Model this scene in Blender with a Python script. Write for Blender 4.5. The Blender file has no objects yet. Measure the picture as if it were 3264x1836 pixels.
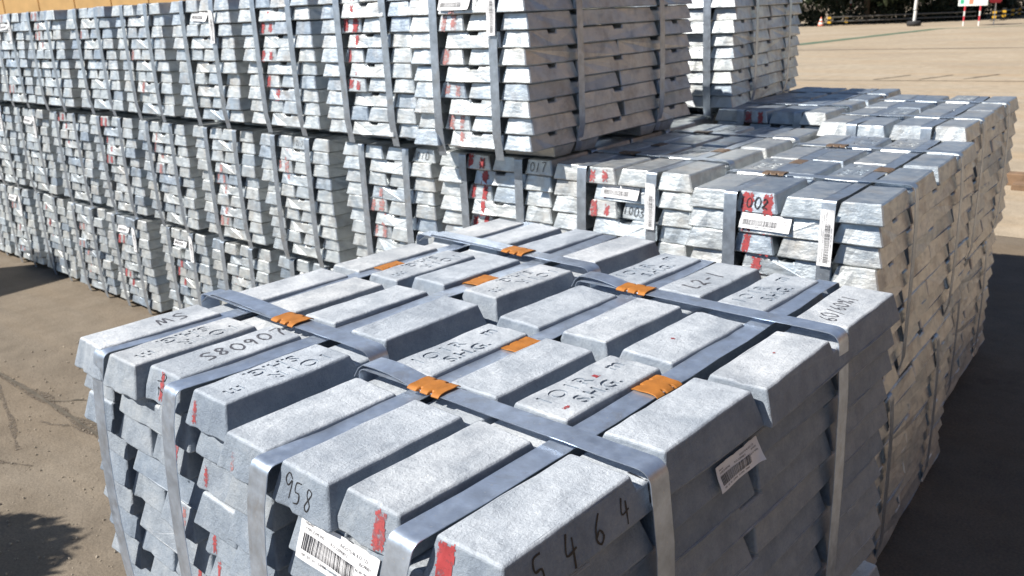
import bpy, bmesh, math, random
from mathutils import Vector, Matrix, Euler
from mathutils.bvhtree import BVHTree

# ------------------------------------------------------------------ camera
SC = bpy.context.scene
COL = SC.collection
cam_d = bpy.data.cameras.new('camera')
cam_d.sensor_width = 36.0
cam_d.lens = 30.73
cam_d.clip_start = 0.02
cam_d.clip_end = 2000.0
cam_d.dof.use_dof = True
cam_d.dof.focus_distance = 1.05
cam_d.dof.aperture_fstop = 14.0
cam = bpy.data.objects.new('camera', cam_d)
COL.objects.link(cam)
cam.location = (0.9016, -0.4699, 1.5194)
cam.rotation_euler = (1.26216, 0.04012, 0.72344)
SC.camera = cam

# ------------------------------------------------------------------ sky + sun
TRAVEL = Vector((0.60, 0.90, -1.0)).normalized()      # direction the sunlight travels
TOSUN = -TRAVEL
world = bpy.data.worlds.new('World')
SC.world = world
world.use_nodes = True
wn = world.node_tree
sky = wn.nodes.new('ShaderNodeTexSky')
sky.sky_type = 'NISHITA'
sky.sun_disc = False
sky.sun_elevation = math.asin(TOSUN.z)
sky.sun_rotation = math.atan2(TOSUN.x, TOSUN.y)
sky.air_density = 1.0
sky.dust_density = 0.3
sky.altitude = 1800.0
sky.ozone_density = 1.5
wn.links.new(sky.outputs[0], wn.nodes['Background'].inputs[0])
wn.nodes['Background'].inputs[1].default_value = 0.066
sun_d = bpy.data.lights.new('sun', 'SUN')
sun_d.energy = 5.0
sun_d.angle = math.radians(0.55)
sun_d.color = (1.0, 0.95, 0.87)
sun = bpy.data.objects.new('sun', sun_d)
COL.objects.link(sun)
sun.rotation_euler = TRAVEL.to_track_quat('-Z', 'Y').to_euler()
sun.location = TOSUN * 40

SC.view_settings.view_transform = 'Standard'
SC.view_settings.look = 'None'
SC.view_settings.exposure = 0.54
SC.view_settings.gamma = 1.0
SC.view_settings.use_curve_mapping = False

SC.render.engine = 'CYCLES'
SC.cycles.max_bounces = 7
SC.cycles.diffuse_bounces = 3
SC.cycles.glossy_bounces = 4
RND = random.Random(7)

# ------------------------------------------------------------------ materials
def mat(name, base=(0.5, 0.5, 0.5), rough=0.6, metal=0.0, spec=0.5):
    m = bpy.data.materials.new(name)
    m.use_nodes = True
    b = m.node_tree.nodes['Principled BSDF']
    b.inputs['Base Color'].default_value = (*base, 1)
    b.inputs['Roughness'].default_value = rough
    b.inputs['Metallic'].default_value = metal
    b.inputs['Specular IOR Level'].default_value = spec
    return m, m.node_tree, b


def nd(t, kind, **kw):
    n = t.nodes.new(kind)
    for k, v in kw.items():
        if k.startswith('i_'):
            n.inputs[k[2:].replace('_', ' ')].default_value = v
        else:
            setattr(n, k, v)
    return n


def lk(t, a, b):
    t.links.new(a, b)


def coords(t, scale=(1, 1, 1), rnd=True):
    tc = nd(t, 'ShaderNodeTexCoord')
    mp = nd(t, 'ShaderNodeMapping')
    mp.inputs['Scale'].default_value = scale
    lk(t, tc.outputs['Object'], mp.inputs['Vector'])
    if rnd:
        oi = nd(t, 'ShaderNodeObjectInfo')
        mu = nd(t, 'ShaderNodeVectorMath', operation='SCALE')
        cv = nd(t, 'ShaderNodeCombineXYZ')
        lk(t, oi.outputs['Random'], cv.inputs[0])
        lk(t, oi.outputs['Random'], cv.inputs[1])
        mu.inputs['Scale'].default_value = 53.0
        lk(t, cv.outputs[0], mu.inputs[0])
        lk(t, mu.outputs[0], mp.inputs['Location'])
    return mp.outputs[0]


def noi(t, vec, scale, detail=4.0, rough=0.55, dist=0.0):
    n = nd(t, 'ShaderNodeTexNoise')
    n.inputs['Scale'].default_value = scale
    n.inputs['Detail'].default_value = detail
    n.inputs['Roughness'].default_value = rough
    n.inputs['Distortion'].default_value = dist
    lk(t, vec, n.inputs['Vector'])
    return n.outputs['Fac']


def ramp(t, fac, stops):
    r = nd(t, 'ShaderNodeValToRGB')
    e = r.color_ramp.elements
    while len(e) < len(stops):
        e.new(0.5)
    for el, (p, c) in zip(e, stops):
        el.position = p
        el.color = (*c, 1) if len(c) == 3 else c
    lk(t, fac, r.inputs[0])
    return r.outputs[0]


def mixc(t, fac, a, b, mode='MIX'):
    m = nd(t, 'ShaderNodeMix', data_type='RGBA', blend_type=mode)
    if isinstance(fac, (int, float)):
        m.inputs[0].default_value = fac
    else:
        lk(t, fac, m.inputs[0])
    for i, v in ((6, a), (7, b)):
        if isinstance(v, tuple):
            m.inputs[i].default_value = (*v, 1)
        else:
            lk(t, v, m.inputs[i])
    return m.outputs[2]


def maprange(t, v, a, b, c, d):
    m = nd(t, 'ShaderNodeMapRange')
    for i, x in enumerate((a, b, c, d)):
        m.inputs[i + 1].default_value = x
    lk(t, v, m.inputs[0])
    return m.outputs[0]


def bump(t, b, h, strength, dist, prev=None):
    n = nd(t, 'ShaderNodeBump')
    n.inputs['Strength'].default_value = strength
    n.inputs['Distance'].default_value = dist
    lk(t, h, n.inputs['Height'])
    if prev is not None:
        lk(t, prev, n.inputs['Normal'])
    lk(t, n.outputs[0], b.inputs['Normal'])
    return n.outputs[0]


def zinc_shiny():
    m, t, b = mat('zinc_bright', rough=0.45, metal=0.85)
    v = coords(t)
    vs = coords(t, (0.7, 0.7, 2.4))
    oi = nd(t, 'ShaderNodeObjectInfo')
    n1 = noi(t, v, 16, 6, 0.65, 0.6)
    n2 = noi(t, vs, 55, 4, 0.6)
    base = ramp(t, n1, [(0.30, (0.44, 0.49, 0.54)), (0.5, (0.62, 0.65, 0.67)), (0.70, (0.71, 0.73, 0.73))])
    tint = ramp(t, oi.outputs['Random'], [(0.0, (0.62, 0.69, 0.78)), (0.15, (0.84, 0.88, 0.92)), (0.4, (0.97, 0.98, 0.98)), (0.7, (1.0, 0.99, 0.965)), (1.0, (0.90, 0.92, 0.93))])
    c = mixc(t, 1.0, base, tint, 'MULTIPLY')
    dirt = ramp(t, noi(t, v, 9, 7, 0.7), [(0.50, (0, 0, 0)), (0.72, (1, 1, 1))])
    c = mixc(t, maprange(t, dirt, 0, 1, 0, 0.55), c, (0.27, 0.215, 0.165))
    lk(t, c, b.inputs['Base Color'])
    lk(t, maprange(t, n2, 0.3, 0.7, 0.36, 0.60), b.inputs['Roughness'])
    lk(t, maprange(t, dirt, 0, 1, 0.82, 0.5), b.inputs['Metallic'])
    p = bump(t, b, noi(t, vs, 24, 3, 0.55), 0.24, 0.006)
    bump(t, b, noi(t, v, 150, 3, 0.6), 0.32, 0.002, p)
    return m


def zinc_frosted():
    m, t, b = mat('zinc_frosted', rough=0.7, metal=0.25, spec=0.4)
    v = coords(t)
    oi = nd(t, 'ShaderNodeObjectInfo')
    n1 = noi(t, v, 22, 6, 0.62)
    base = ramp(t, n1, [(0.30, (0.225, 0.26, 0.31)), (0.5, (0.31, 0.35, 0.40)), (0.72, (0.41, 0.44, 0.475))])
    vo = nd(t, 'ShaderNodeTexVoronoi')
    vo.inputs['Scale'].default_value = 260
    lk(t, v, vo.inputs['Vector'])
    sp = ramp(t, vo.outputs['Distance'], [(0.0, (0.86, 0.88, 0.88)), (0.22, (1, 1, 1)), (1.0, (0.93, 0.94, 0.96))])
    c = mixc(t, 1.0, base, sp, 'MULTIPLY')
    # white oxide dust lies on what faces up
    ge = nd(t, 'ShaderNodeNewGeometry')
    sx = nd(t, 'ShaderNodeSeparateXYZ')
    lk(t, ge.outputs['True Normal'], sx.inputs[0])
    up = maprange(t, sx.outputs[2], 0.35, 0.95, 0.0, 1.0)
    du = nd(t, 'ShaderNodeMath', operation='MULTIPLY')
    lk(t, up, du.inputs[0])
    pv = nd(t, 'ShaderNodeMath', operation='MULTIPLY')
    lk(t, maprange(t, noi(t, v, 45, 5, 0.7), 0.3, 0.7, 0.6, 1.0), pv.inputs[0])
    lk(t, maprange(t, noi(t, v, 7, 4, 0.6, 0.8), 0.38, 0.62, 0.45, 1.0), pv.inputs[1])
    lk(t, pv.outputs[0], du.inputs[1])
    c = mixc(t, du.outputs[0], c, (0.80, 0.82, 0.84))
    gr_ = ramp(t, noi(t, v, 200, 5, 0.8), [(0.32, (0.86, 0.87, 0.88)), (0.55, (1, 1, 1)), (0.72, (1.08, 1.08, 1.07))])
    sc_ = ramp(t, noi(t, coords(t, (1.0, 9.0, 1.0)), 9, 5, 0.7, 0.4), [(0.62, (1, 1, 1)), (0.70, (0.84, 0.86, 0.89))])
    c = mixc(t, 1.0, c, sc_, 'MULTIPLY')
    c = mixc(t, 1.0, c, gr_, 'MULTIPLY')
    tint = ramp(t, oi.outputs['Random'], [(0.0, (0.80, 0.845, 0.90)), (0.3, (0.93, 0.95, 0.97)), (0.6, (1, 1, 1)), (0.85, (1.02, 1.01, 0.99)), (1.0, (0.88, 0.90, 0.92))])
    c = mixc(t, 1.0, c, tint, 'MULTIPLY')
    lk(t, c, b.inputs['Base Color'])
    lk(t, maprange(t, n1, 0.3, 0.7, 0.60, 0.82), b.inputs['Roughness'])
    p = bump(t, b, noi(t, v, 11, 3, 0.5, 0.5), 0.35, 0.012)
    p = bump(t, b, noi(t, v, 60, 5, 0.65), 0.45, 0.005, p)
    p = bump(t, b, noi(t, coords(t, (3.2, 0.7, 1.5)), 22, 4, 0.55, 0.8), 0.35, 0.005, p)
    bump(t, b, noi(t, v, 280, 5, 0.8), 0.7, 0.0024, p)
    return m


def strap_mat(name, base, rough):
    m, t, b = mat(name, base=base, rough=rough, metal=0.78)
    v = coords(t)
    n1 = noi(t, v, 30, 5, 0.65)
    c = ramp(t, n1, [(0.3, tuple(x * 0.74 for x in base)), (0.55, base), (0.75, tuple(min(1, x * 1.25) for x in base))])
    tarn = ramp(t, noi(t, v, 9, 5, 0.7, 0.8), [(0.55, (0, 0, 0)), (0.72, (1, 1, 1))])
    c = mixc(t, maprange(t, tarn, 0, 1, 0, 0.5), c, (0.34, 0.30, 0.25))
    sp = ramp(t, noi(t, v, 190, 2, 0.5), [(0.70, (0, 0, 0)), (0.76, (1, 1, 1))])
    c = mixc(t, sp, c, (0.72, 0.73, 0.73))
    lk(t, c, b.inputs['Base Color'])
    lk(t, maprange(t, noi(t, v, 80, 4, 0.6), 0.3, 0.7, rough - 0.05, rough + 0.12), b.inputs['Roughness'])
    bump(t, b, noi(t, v, 14, 2, 0.4), 0.10, 0.004)
    return m


def simple(name, base, rough=0.6, metal=0.0, scale=40, var=0.15, bstr=0.2, bdist=0.002):
    m, t, b = mat(name, base=base, rough=rough, metal=metal)
    v = coords(t)
    n = noi(t, v, scale, 5, 0.6)
    c = ramp(t, n, [(0.3, tuple(x * (1 - var) for x in base)), (0.7, tuple(min(1, x * (1 + var)) for x in base))])
    lk(t, c, b.inputs['Base Color'])
    bump(t, b, noi(t, v, scale * 4, 4, 0.6), bstr, bdist)
    return m


def worn_paint(name, base, cut=0.42):
    """paint with worn-through patches (transparent holes with their own shape)"""
    m, t, b = mat(name, base=base, rough=0.5)
    v = coords(t)
    n = noi(t, v, 90, 5, 0.7)
    a = ramp(t, n, [(cut - 0.12, (0, 0, 0)), (cut + 0.08, (1, 1, 1))])
    c = ramp(t, noi(t, v, 40, 4, 0.6), [(0.3, tuple(x * 0.75 for x in base)), (0.75, tuple(min(1, x * 1.15) for x in base))])
    lk(t, c, b.inputs['Base Color'])
    lk(t, a, b.inputs['Alpha'])
    return m


def ground_mat(name, lo, mid, hi, rust):
    m, t, b = mat(name, rough=0.92, spec=0.2)
    v = coords(t, rnd=False)
    n1 = noi(t, v, 0.35, 8, 0.6, 0.4)
    n2 = noi(t, v, 5.0, 8, 0.65)
    base = ramp(t, n1, [(0.30, lo), (0.5, mid), (0.72, hi)])
    c = mixc(t, maprange(t, n2, 0.35, 0.75, 0.0, 0.75), base, tuple(x * 0.62 for x in mid))
    oil = ramp(t, noi(t, v, 1.3, 6, 0.7, 1.2), [(0.60, (0, 0, 0)), (0.72, (1, 1, 1))])
    c = mixc(t, maprange(t, oil, 0, 1, 0, 0.55), c, tuple(x * 0.45 for x in mid))
    vs = coords(t, (0.25, 2.2, 1), rnd=False)
    st = ramp(t, noi(t, vs, 0.8, 6, 0.6), [(0.45, (0, 0, 0)), (0.75, (1, 1, 1))])
    c = mixc(t, maprange(t, st, 0, 1, 0, 0.5), c, rust)
    g = ramp(t, noi(t, v, 130, 3, 0.7), [(0.35, (0.8, 0.8, 0.8)), (0.65, (1.12, 1.12, 1.12))])
    c = mixc(t, 1.0, c, g, 'MULTIPLY')
    lk(t, c, b.inputs['Base Color'])
    p = bump(t, b, noi(t, v, 18, 6, 0.7), 0.5, 0.012)
    bump(t, b, noi(t, v, 110, 4, 0.7), 0.6, 0.004, p)
    return m


M = {}
M['far'] = zinc_shiny()
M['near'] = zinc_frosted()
M['strap'] = strap_mat('galvanised_strap', (0.45, 0.51, 0.59), 0.36)
M['strap_near'] = strap_mat('blued_strap', (0.57, 0.65, 0.77), 0.36)
M['buckle'] = simple('orange_oxide', (0.44, 0.165, 0.028), 0.6, 0.1, 60, 0.18, 0.25, 0.002)
M['buckle_far'] = simple('brown_oxide', (0.22, 0.15, 0.10), 0.5, 0.4, 60, 0.2)
M['red'] = worn_paint('red_paint', (0.40, 0.075, 0.080), 0.46)
M['pink'] = worn_paint('faded_red_paint', (0.46, 0.20, 0.19), 0.50)
M['redsolid'] = worn_paint('fresh_red_paint', (0.37, 0.050, 0.055), 0.40)
M['marker'] = worn_paint('black_marker', (0.018, 0.018, 0.022), 0.34)
M['marker_grey'] = worn_paint('faded_marker', (0.10, 0.10, 0.115), 0.42)
M['paper'] = simple('label_paper', (0.80, 0.80, 0.82), 0.6, 0, 30, 0.04, 0.1)
M['ink'] = simple('label_ink', (0.025, 0.025, 0.03), 0.6, 0, 60, 0.1)
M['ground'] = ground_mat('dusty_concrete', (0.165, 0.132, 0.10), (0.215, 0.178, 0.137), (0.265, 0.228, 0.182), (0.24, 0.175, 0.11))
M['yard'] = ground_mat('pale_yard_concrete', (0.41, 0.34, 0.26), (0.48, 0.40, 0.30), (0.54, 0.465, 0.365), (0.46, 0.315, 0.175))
M['joint'] = simple('joint_dirt', (0.10, 0.085, 0.065), 0.95, 0, 12, 0.3, 0.5, 0.004)
M['greenpaint'] = worn_paint('faded_green_paint', (0.16, 0.24, 0.16), 0.40)

# ------------------------------------------------------------------ basic helpers
def link(o):
    COL.objects.link(o)
    return o


def new_obj(name, me, parent=None, M4=None, material=None):
    o = bpy.data.objects.new(name, me)
    COL.objects.link(o)
    if parent is not None:
        o.parent = parent
    if M4 is not None:
        o.matrix_local = M4
    if material is not None and me is not None and not me.materials:
        me.materials.append(material)
    return o


def tag(o, label=None, cat=None, group=None, kind=None):
    if label:
        o['label'] = label
    if cat:
        o['category'] = cat
    if group:
        o['group'] = group
    if kind:
        o['kind'] = kind
    return o


def from_bm(bm, name, material=None, smooth=None):
    me = bpy.data.meshes.new(name)
    bm.normal_update()
    bm.to_mesh(me)
    bm.free()
    if material is not None:
        me.materials.append(material)
    if smooth is not None:
        me.shade_smooth()
        me.set_sharp_from_angle(angle=math.radians(smooth))
    return me


def evaluated(me, mods):
    """apply modifiers to a mesh through a scratch object"""
    o = bpy.data.objects.new('scratch', me)
    COL.objects.link(o)
    for kind, kw in mods:
        md = o.modifiers.new(kind, kind)
        for k, v in kw.items():
            setattr(md, k, v)
    dg = bpy.context.evaluated_depsgraph_get()
    dg.update()
    r = bpy.data.meshes.new_from_object(o.evaluated_get(dg), depsgraph=dg)
    bpy.data.objects.remove(o)
    return r


def text_mesh(body, size, extrude=0.0, offset=0.0):
    cu = bpy.data.curves.new('txt', 'FONT')
    cu.body = body
    cu.size = size
    cu.extrude = extrude
    cu.offset = offset
    cu.resolution_u = 3
    o = bpy.data.objects.new('scratch', cu)
    COL.objects.link(o)
    dg = bpy.context.evaluated_depsgraph_get()
    dg.update()
    me = bpy.data.meshes.new_from_object(o.evaluated_get(dg), depsgraph=dg)
    bpy.data.objects.remove(o)
    bpy.data.curves.remove(cu)
    return me


def bm_box(bm, c, s, rot=None):
    r = bmesh.ops.create_cube(bm, size=1.0)
    mt = Matrix.Translation(c) @ (rot.to_4x4() if rot else Matrix.Identity(4)) @ Matrix.Diagonal((*s, 1))
    bmesh.ops.transform(bm, matrix=mt, verts=r['verts'])
    return r['verts']


def bm_cyl(bm, p0, p1, r0, r1, n=12):
    p0 = Vector(p0)
    p1 = Vector(p1)
    d = p1 - p0
    r = bmesh.ops.create_cone(bm, cap_ends=True, segments=n, radius1=r0, radius2=r1, depth=d.length)
    q = d.to_track_quat('Z', 'Y').to_matrix().to_4x4()
    bmesh.ops.transform(bm, matrix=Matrix.Translation((p0 + p1) / 2) @ q, verts=r['verts'])
    return r['verts']


# ------------------------------------------------------------------ zinc ingots
H = 0.050          # layer height
WB, LF, LH = 0.113, 0.498, 0.247
LX = 0.226         # the cross-laid short ingots
TW, TL = 0.0140, 0.013   # how far side / end faces lean in over the height (frosted ingots)
TWF, TLF = 0.0125, 0.009  # the same for the bright ones


def ingot_bm(L, W, h, gw, gd, bev, segs, seed, wob=0.0, cuts=0, tw=None, tl=None):
    tw = TW if tw is None else tw
    tl = TL if tl is None else tl
    rr = random.Random(seed)
    j = lambda a: rr.uniform(-a, a)
    a, w = L / 2, W / 2
    at, wt = a - tl, w - tw
    wg = w - tw * (h - gd) / h
    ys = [-at, -gw / 2, gw / 2, at]
    bm = bmesh.new()
    V = lambda x, y, z: bm.verts.new((x, y, z))
    b = [V(-w + j(.002), -a + j(.002), 0), V(w + j(.002), -a + j(.002), 0), V(w + j(.002), a + j(.002), 0), V(-w + j(.002), a + j(.002), 0)]
    top = []
    for y in ys:
        top.append((V(-wt + j(.0015), y + j(.0015), h + j(.001)), V(wt + j(.0015), y + j(.0015), h + j(.001))))
    gr = [(V(-wg, -gw / 2 + .004, h - gd), V(wg, -gw / 2 + .004, h - gd)), (V(-wg, gw / 2 - .004, h - gd), V(wg, gw / 2 - .004, h - gd))]
    F = bm.faces.new
    F((b[3], b[2], b[1], b[0]))
    F((b[0], b[1], top[0][1], top[0][0]))
    F((b[2], b[3], top[3][0], top[3][1]))
    F((top[0][0], top[0][1], top[1][1], top[1][0]))
    F((top[2][0], top[2][1], top[3][1], top[3][0]))
    F((top[1][0], top[1][1], gr[0][1], gr[0][0]))
    F((gr[0][0], gr[0][1], gr[1][1], gr[1][0]))
    F((gr[1][0], gr[1][1], top[2][1], top[2][0]))
    F((b[1], b[2], top[3][1], top[2][1], gr[1][1], gr[0][1], top[1][1], top[0][1]))
    F((b[3], b[0], top[0][0], top[1][0], gr[0][0], gr[1][0], top[2][0], top[3][0]))
    bmesh.ops.recalc_face_normals(bm, faces=bm.faces[:])
    if cuts:
        es = [e for e in bm.edges if e.calc_length() > 0.06]
        r = bmesh.ops.subdivide_edges(bm, edges=es, cuts=cuts)
        for v in [g for g in r['geom_inner'] if isinstance(g, bmesh.types.BMVert)]:
            k = 2.6 if v.co.z < 0.005 else 1.0
            v.co += Vector((j(wob) * k, j(wob) * k, j(wob) * (0.6 if k == 1 else 0.3)))
    bmesh.ops.bevel(bm, geom=bm.edges[:], offset=bev, segments=segs, profile=0.5, affect='EDGES', clamp_overlap=True)
    return bm


def finish_near(bm, name, cutters=()):
    me = from_bm(bm, name)
    if cutters:
        cob = []
        mods = []
        for c in cutters:
            co = bpy.data.objects.new('cut', c)
            COL.objects.link(co)
            cob.append(co)
            mods.append(('BOOLEAN', dict(operation='DIFFERENCE', solver='EXACT', object=co)))
        r = evaluated(me, mods)
        for co in cob:
            bpy.data.objects.remove(co)
        if len(r.vertices) > len(me.vertices):
            me = r
    me.shade_smooth()
    me.set_sharp_from_angle(angle=math.radians(50))
    me = evaluated(me, [('WEIGHTED_NORMAL', dict(keep_sharp=True, weight=60))])
    me.name = name
    me.materials.clear()
    me.materials.append(M['near'])
    return me


def letter_cutters(flip):
    """cast-in lettering on one hump, read from the ingot's long side"""
    out = []
    yc = LF / 2 - TL - 0.1015
    for body, size, du, dv in (('I O I R', 0.034, -0.080, 0.006), ('m', 0.036, 0.056, 0.004), ('S.H.G.', 0.033, -0.050, -0.028)):
        me = text_mesh(body, size, 0.0045, 0.0009)
        R90 = Matrix.Rotation(math.pi / 2, 4, 'Z')
        mt = Matrix.Translation((0, yc, H + 0.0021)) @ R90 @ Matrix.Translation((du, dv - 0.002, 0))
        if flip:
            mt = Matrix.Rotation(math.pi, 4, 'Z') @ mt
        me.transform(mt)
        out.append(me)
    return out


NEAR_FULL = [finish_near(ingot_bm(LF, WB, H, 0.064, 0.016, 0.0038, 3, 10 + i, 0.0009, 6), 'ingot_near') for i in range(5)]
NEAR_HALF = [finish_near(ingot_bm(LH, WB, H, 0.040, 0.010, 0.0038, 3, 30 + i, 0.0007, 4), 'half_ingot_near') for i in range(3)]
NEAR_X = [finish_near(ingot_bm(LX, WB, H, 0.040, 0.010, 0.0038, 3, 40 + i, 0.0009, 4), 'cross_ingot_near') for i in range(3)]
NEAR_TXT = finish_near(ingot_bm(LF, WB, H, 0.064, 0.016, 0.0038, 3, 51, 0.0010, 6), 'ingot_lettered', letter_cutters(False))
NEAR_TXTR = finish_near(ingot_bm(LF, WB, H, 0.064, 0.016, 0.0038, 3, 52, 0.0010, 6), 'ingot_lettered', letter_cutters(True))
FAR_FULL = [from_bm(ingot_bm(LF, WB, H, 0.056, 0.013, 0.0032, 1, 70 + i, 0.0012, 3, TWF, TLF), 'ingot_far', M['far']) for i in range(6)]
FAR_HALF = [from_bm(ingot_bm(LH, WB, H, 0.044, 0.012, 0.0032, 1, 90 + i, 0.0012, 3, TWF, TLF), 'half_ingot_far', M['far']) for i in range(4)]
FAR_X = [from_bm(ingot_bm(LX, WB, H, 0.044, 0.012, 0.0032, 1, 95 + i, 0.0014, 3, TWF, TLF), 'cross_ingot_far', M['far']) for i in range(4)]
FAR_TXT = finish_near(ingot_bm(LF, WB, H, 0.056, 0.013, 0.0032, 2, 53, 0.0006, 5, TWF, TLF), 'ingot_lettered_far', letter_cutters(False))
FAR_TXT.materials.clear()
FAR_TXT.materials.append(M['far'])

CX = [0.0575, 0.1765, 0.2905, 0.4195]       # column centres
BW, BL = 0.477, 1.004
NL = 10
FOOT = 0.036
TOPZ = FOOT + NL * H


# ------------------------------------------------------------------ ribbons (steel strap)
def ribbon_mesh(name, pts, side, width, thick, material):
    """closed flat band along pts; side = unit width direction"""
    bm = bmesh.new()
    rows = []
    n = len(pts)
    for i, p in enumerate(pts):
        p = Vector(p)
        a = Vector(pts[max(0, i - 1)])
        c = Vector(pts[min(n - 1, i + 1)])
        tg = (c - a).normalized()
        sd = Vector(side[i] if isinstance(side, list) else side)
        nr = tg.cross(sd).normalized()
        s2 = sd * (width / 2)
        t2 = nr * (thick / 2)
        rows.append([bm.verts.new(p - s2 - t2), bm.verts.new(p + s2 - t2), bm.verts.new(p + s2 + t2), bm.verts.new(p - s2 + t2)])
    for a, c in zip(rows, rows[1:]):
        for k in range(4):
            bm.faces.new((a[k], a[(k + 1) % 4], c[(k + 1) % 4], c[k]))
    bm.faces.new(rows[0][::-1])
    bm.faces.new(rows[-1])
    bmesh.ops.recalc_face_normals(bm, faces=bm.faces[:])
    return from_bm(bm, name, material, 35)


def corner(p, q, r, rad, n=5):
    """rounded corner at q between directions to p and r"""
    p, q, r = Vector(p), Vector(q), Vector(r)
    a = q + (p - q).normalized() * rad
    c = q + (r - q).normalized() * rad
    return [((1 - t) ** 2 * a + 2 * t * (1 - t) * q + t * t * c) for t in [i / n for i in range(n + 1)]]


def wander(rr, n, amp):
    return [rr.uniform(-amp, amp) for _ in range(n)]


def s_strap_path(x, rr, ztop, sag, near):
    """front bottom -> front face -> along the gap on top -> back face"""
    st = 0.004
    pts = []
    lean = rr.uniform(-0.032, -0.022) if near else rr.uniform(-0.006, 0.012)
    bow = rr.uniform(0.009, 0.014) if near else rr.uniform(0.001, 0.004)
    zs = [0.004, 0.03, 0.08, 0.16, 0.24, 0.30, 0.36, 0.41, 0.45, 0.48]
    for z in zs:
        u = z / ztop
        y = -st - bow * math.sin(math.pi * u) + (0.012 * (1 - z / 0.08) if z < 0.08 else 0)
        pts.append((x + lean * ((1 - math.exp(-(ztop - z) / 0.11)) if near else (1 - u)), y, z))
    zt = ztop - sag
    q = (x, -0.001, zt + 0.004)
    pts += corner(pts[-1], q, (x, 0.4, zt), 0.012 if near else 0.008, 6)
    for i, y in enumerate([0.10, 0.18, 0.25, 0.33, 0.42, 0.50, 0.58, 0.66, 0.754, 0.84, 0.92]):
        pts.append((x + rr.uniform(-.0012, .0012), y, zt + rr.uniform(-.0012, .0012)))
    q = (x, BL + 0.001, zt + 0.002)
    pts += corner((x, 0.92, zt), q, (x, BL + .003, 0.0), 0.014, 5)
    for z in (0.42, 0.3, 0.15, 0.01):
        pts.append((x, BL + 0.004, z))
    return pts


def c_strap_path(y, rr, ztop, lift, near, yr=None):
    """left bottom -> left face -> across the grooves -> right face"""
    yr = y if yr is None else yr
    pts = []
    for z in (0.01, 0.15, 0.3, 0.44):
        pts.append((-0.004, y, z))
    zt = ztop + lift
    pts += corner(pts[-1], (-0.002, y, zt), (0.2, y, zt), 0.014, 5)
    for x in (0.07, 0.13, 0.19, 0.24, 0.30, 0.36, 0.41):
        f = x / BW
        pts.append((x, y + (yr - y) * f, zt + rr.uniform(-.0008, .0008)))
    bow = rr.uniform(0.002, 0.006)
    q = (BW + 0.001, yr, zt)
    pts += corner((0.41, yr, zt), q, (BW + 0.006, yr, 0.3), 0.020, 6)
    for z in (0.44, 0.38, 0.30, 0.22, 0.15, 0.09, 0.04, 0.006):
        u = z / ztop
        x = BW + 0.005 + bow * math.sin(math.pi * u) - (0.02 * (1 - z / 0.09) if z < 0.09 else 0)
        pts.append((x, yr + rr.uniform(-.001, .001) + 0.01 * (1 - u), z))
    return pts


def buckle_mesh(name, material):
    """crimped seal folded over the strap: two pairs of punched notches, curled lips"""
    nx, ny = 60, 14
    Lk, Wk = 0.056, 0.044
    bm = bmesh.new()
    rr = random.Random(3)
    gt, gb = [], []
    for i in range(nx + 1):
        u = -1 + 2 * i / nx
        rt, rb = [], []
        for k in range(ny + 1):
            v = -1 + 2 * k / ny
            s = 1 if v > 0 else -1
            notch = 0.0
            for c in ((-0.40, 0.34) if s > 0 else (-0.30, 0.42)):
                notch = max(notch, 1 - min(1, max(0, (abs(u - c) - 0.06) / 0.05)))
            out = max(0, (abs(v) - 0.45) / 0.55)
            hw = Wk / 2 * (1 - 0.34 * notch * out)
            z = 0.0040 - 0.0006 * abs(v) ** 3 - 0.0030 * out ** 4 - 0.0016 * notch * out ** 3
            z += 0.00025 * math.sin(u * 5 + 1.3) + 0.0003 * v * u
            x = u * Lk / 2 * (1 + 0.02 * math.sin(v * 5))
            rt.append(bm.verts.new((x, v * hw, z)))
            rb.append(bm.verts.new((x, v * hw * 0.985, z - 0.0014)))
        gt.append(rt)
        gb.append(rb)
    for i in range(nx):
        for k in range(ny):
            bm.faces.new((gt[i][k], gt[i + 1][k], gt[i + 1][k + 1], gt[i][k + 1]))
            bm.faces.new((gb[i][k + 1], gb[i + 1][k + 1], gb[i + 1][k], gb[i][k]))
        bm.faces.new((gt[i][0], gb[i][0], gb[i + 1][0], gt[i + 1][0]))
        bm.faces.new((gt[i + 1][ny], gb[i + 1][ny], gb[i][ny], gt[i][ny]))
    for k in range(ny):
        bm.faces.new((gt[0][k + 1], gb[0][k + 1], gb[0][k], gt[0][k]))
        bm.faces.new((gt[nx][k], gb[nx][k], gb[nx][k + 1], gt[nx][k + 1]))
    return from_bm(bm, name, material, 40)


BUCKLE = buckle_mesh('buckle', M['buckle'])
BUCKLE_FAR = buckle_mesh('buckle_far', M['buckle_far'])

# ------------------------------------------------------------------ labels, writing and paint on faces
def wrinkle(x, y):
    return 0.0009 * math.sin(x * 70 + y * 40) + 0.0006 * math.sin(x * 31 - y * 120 + 1.0) + 0.010 * max(0, (x - 0.040) / 0.022) ** 3 * max(0, (0.6 - y / 0.026)) * 0.35


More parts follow.
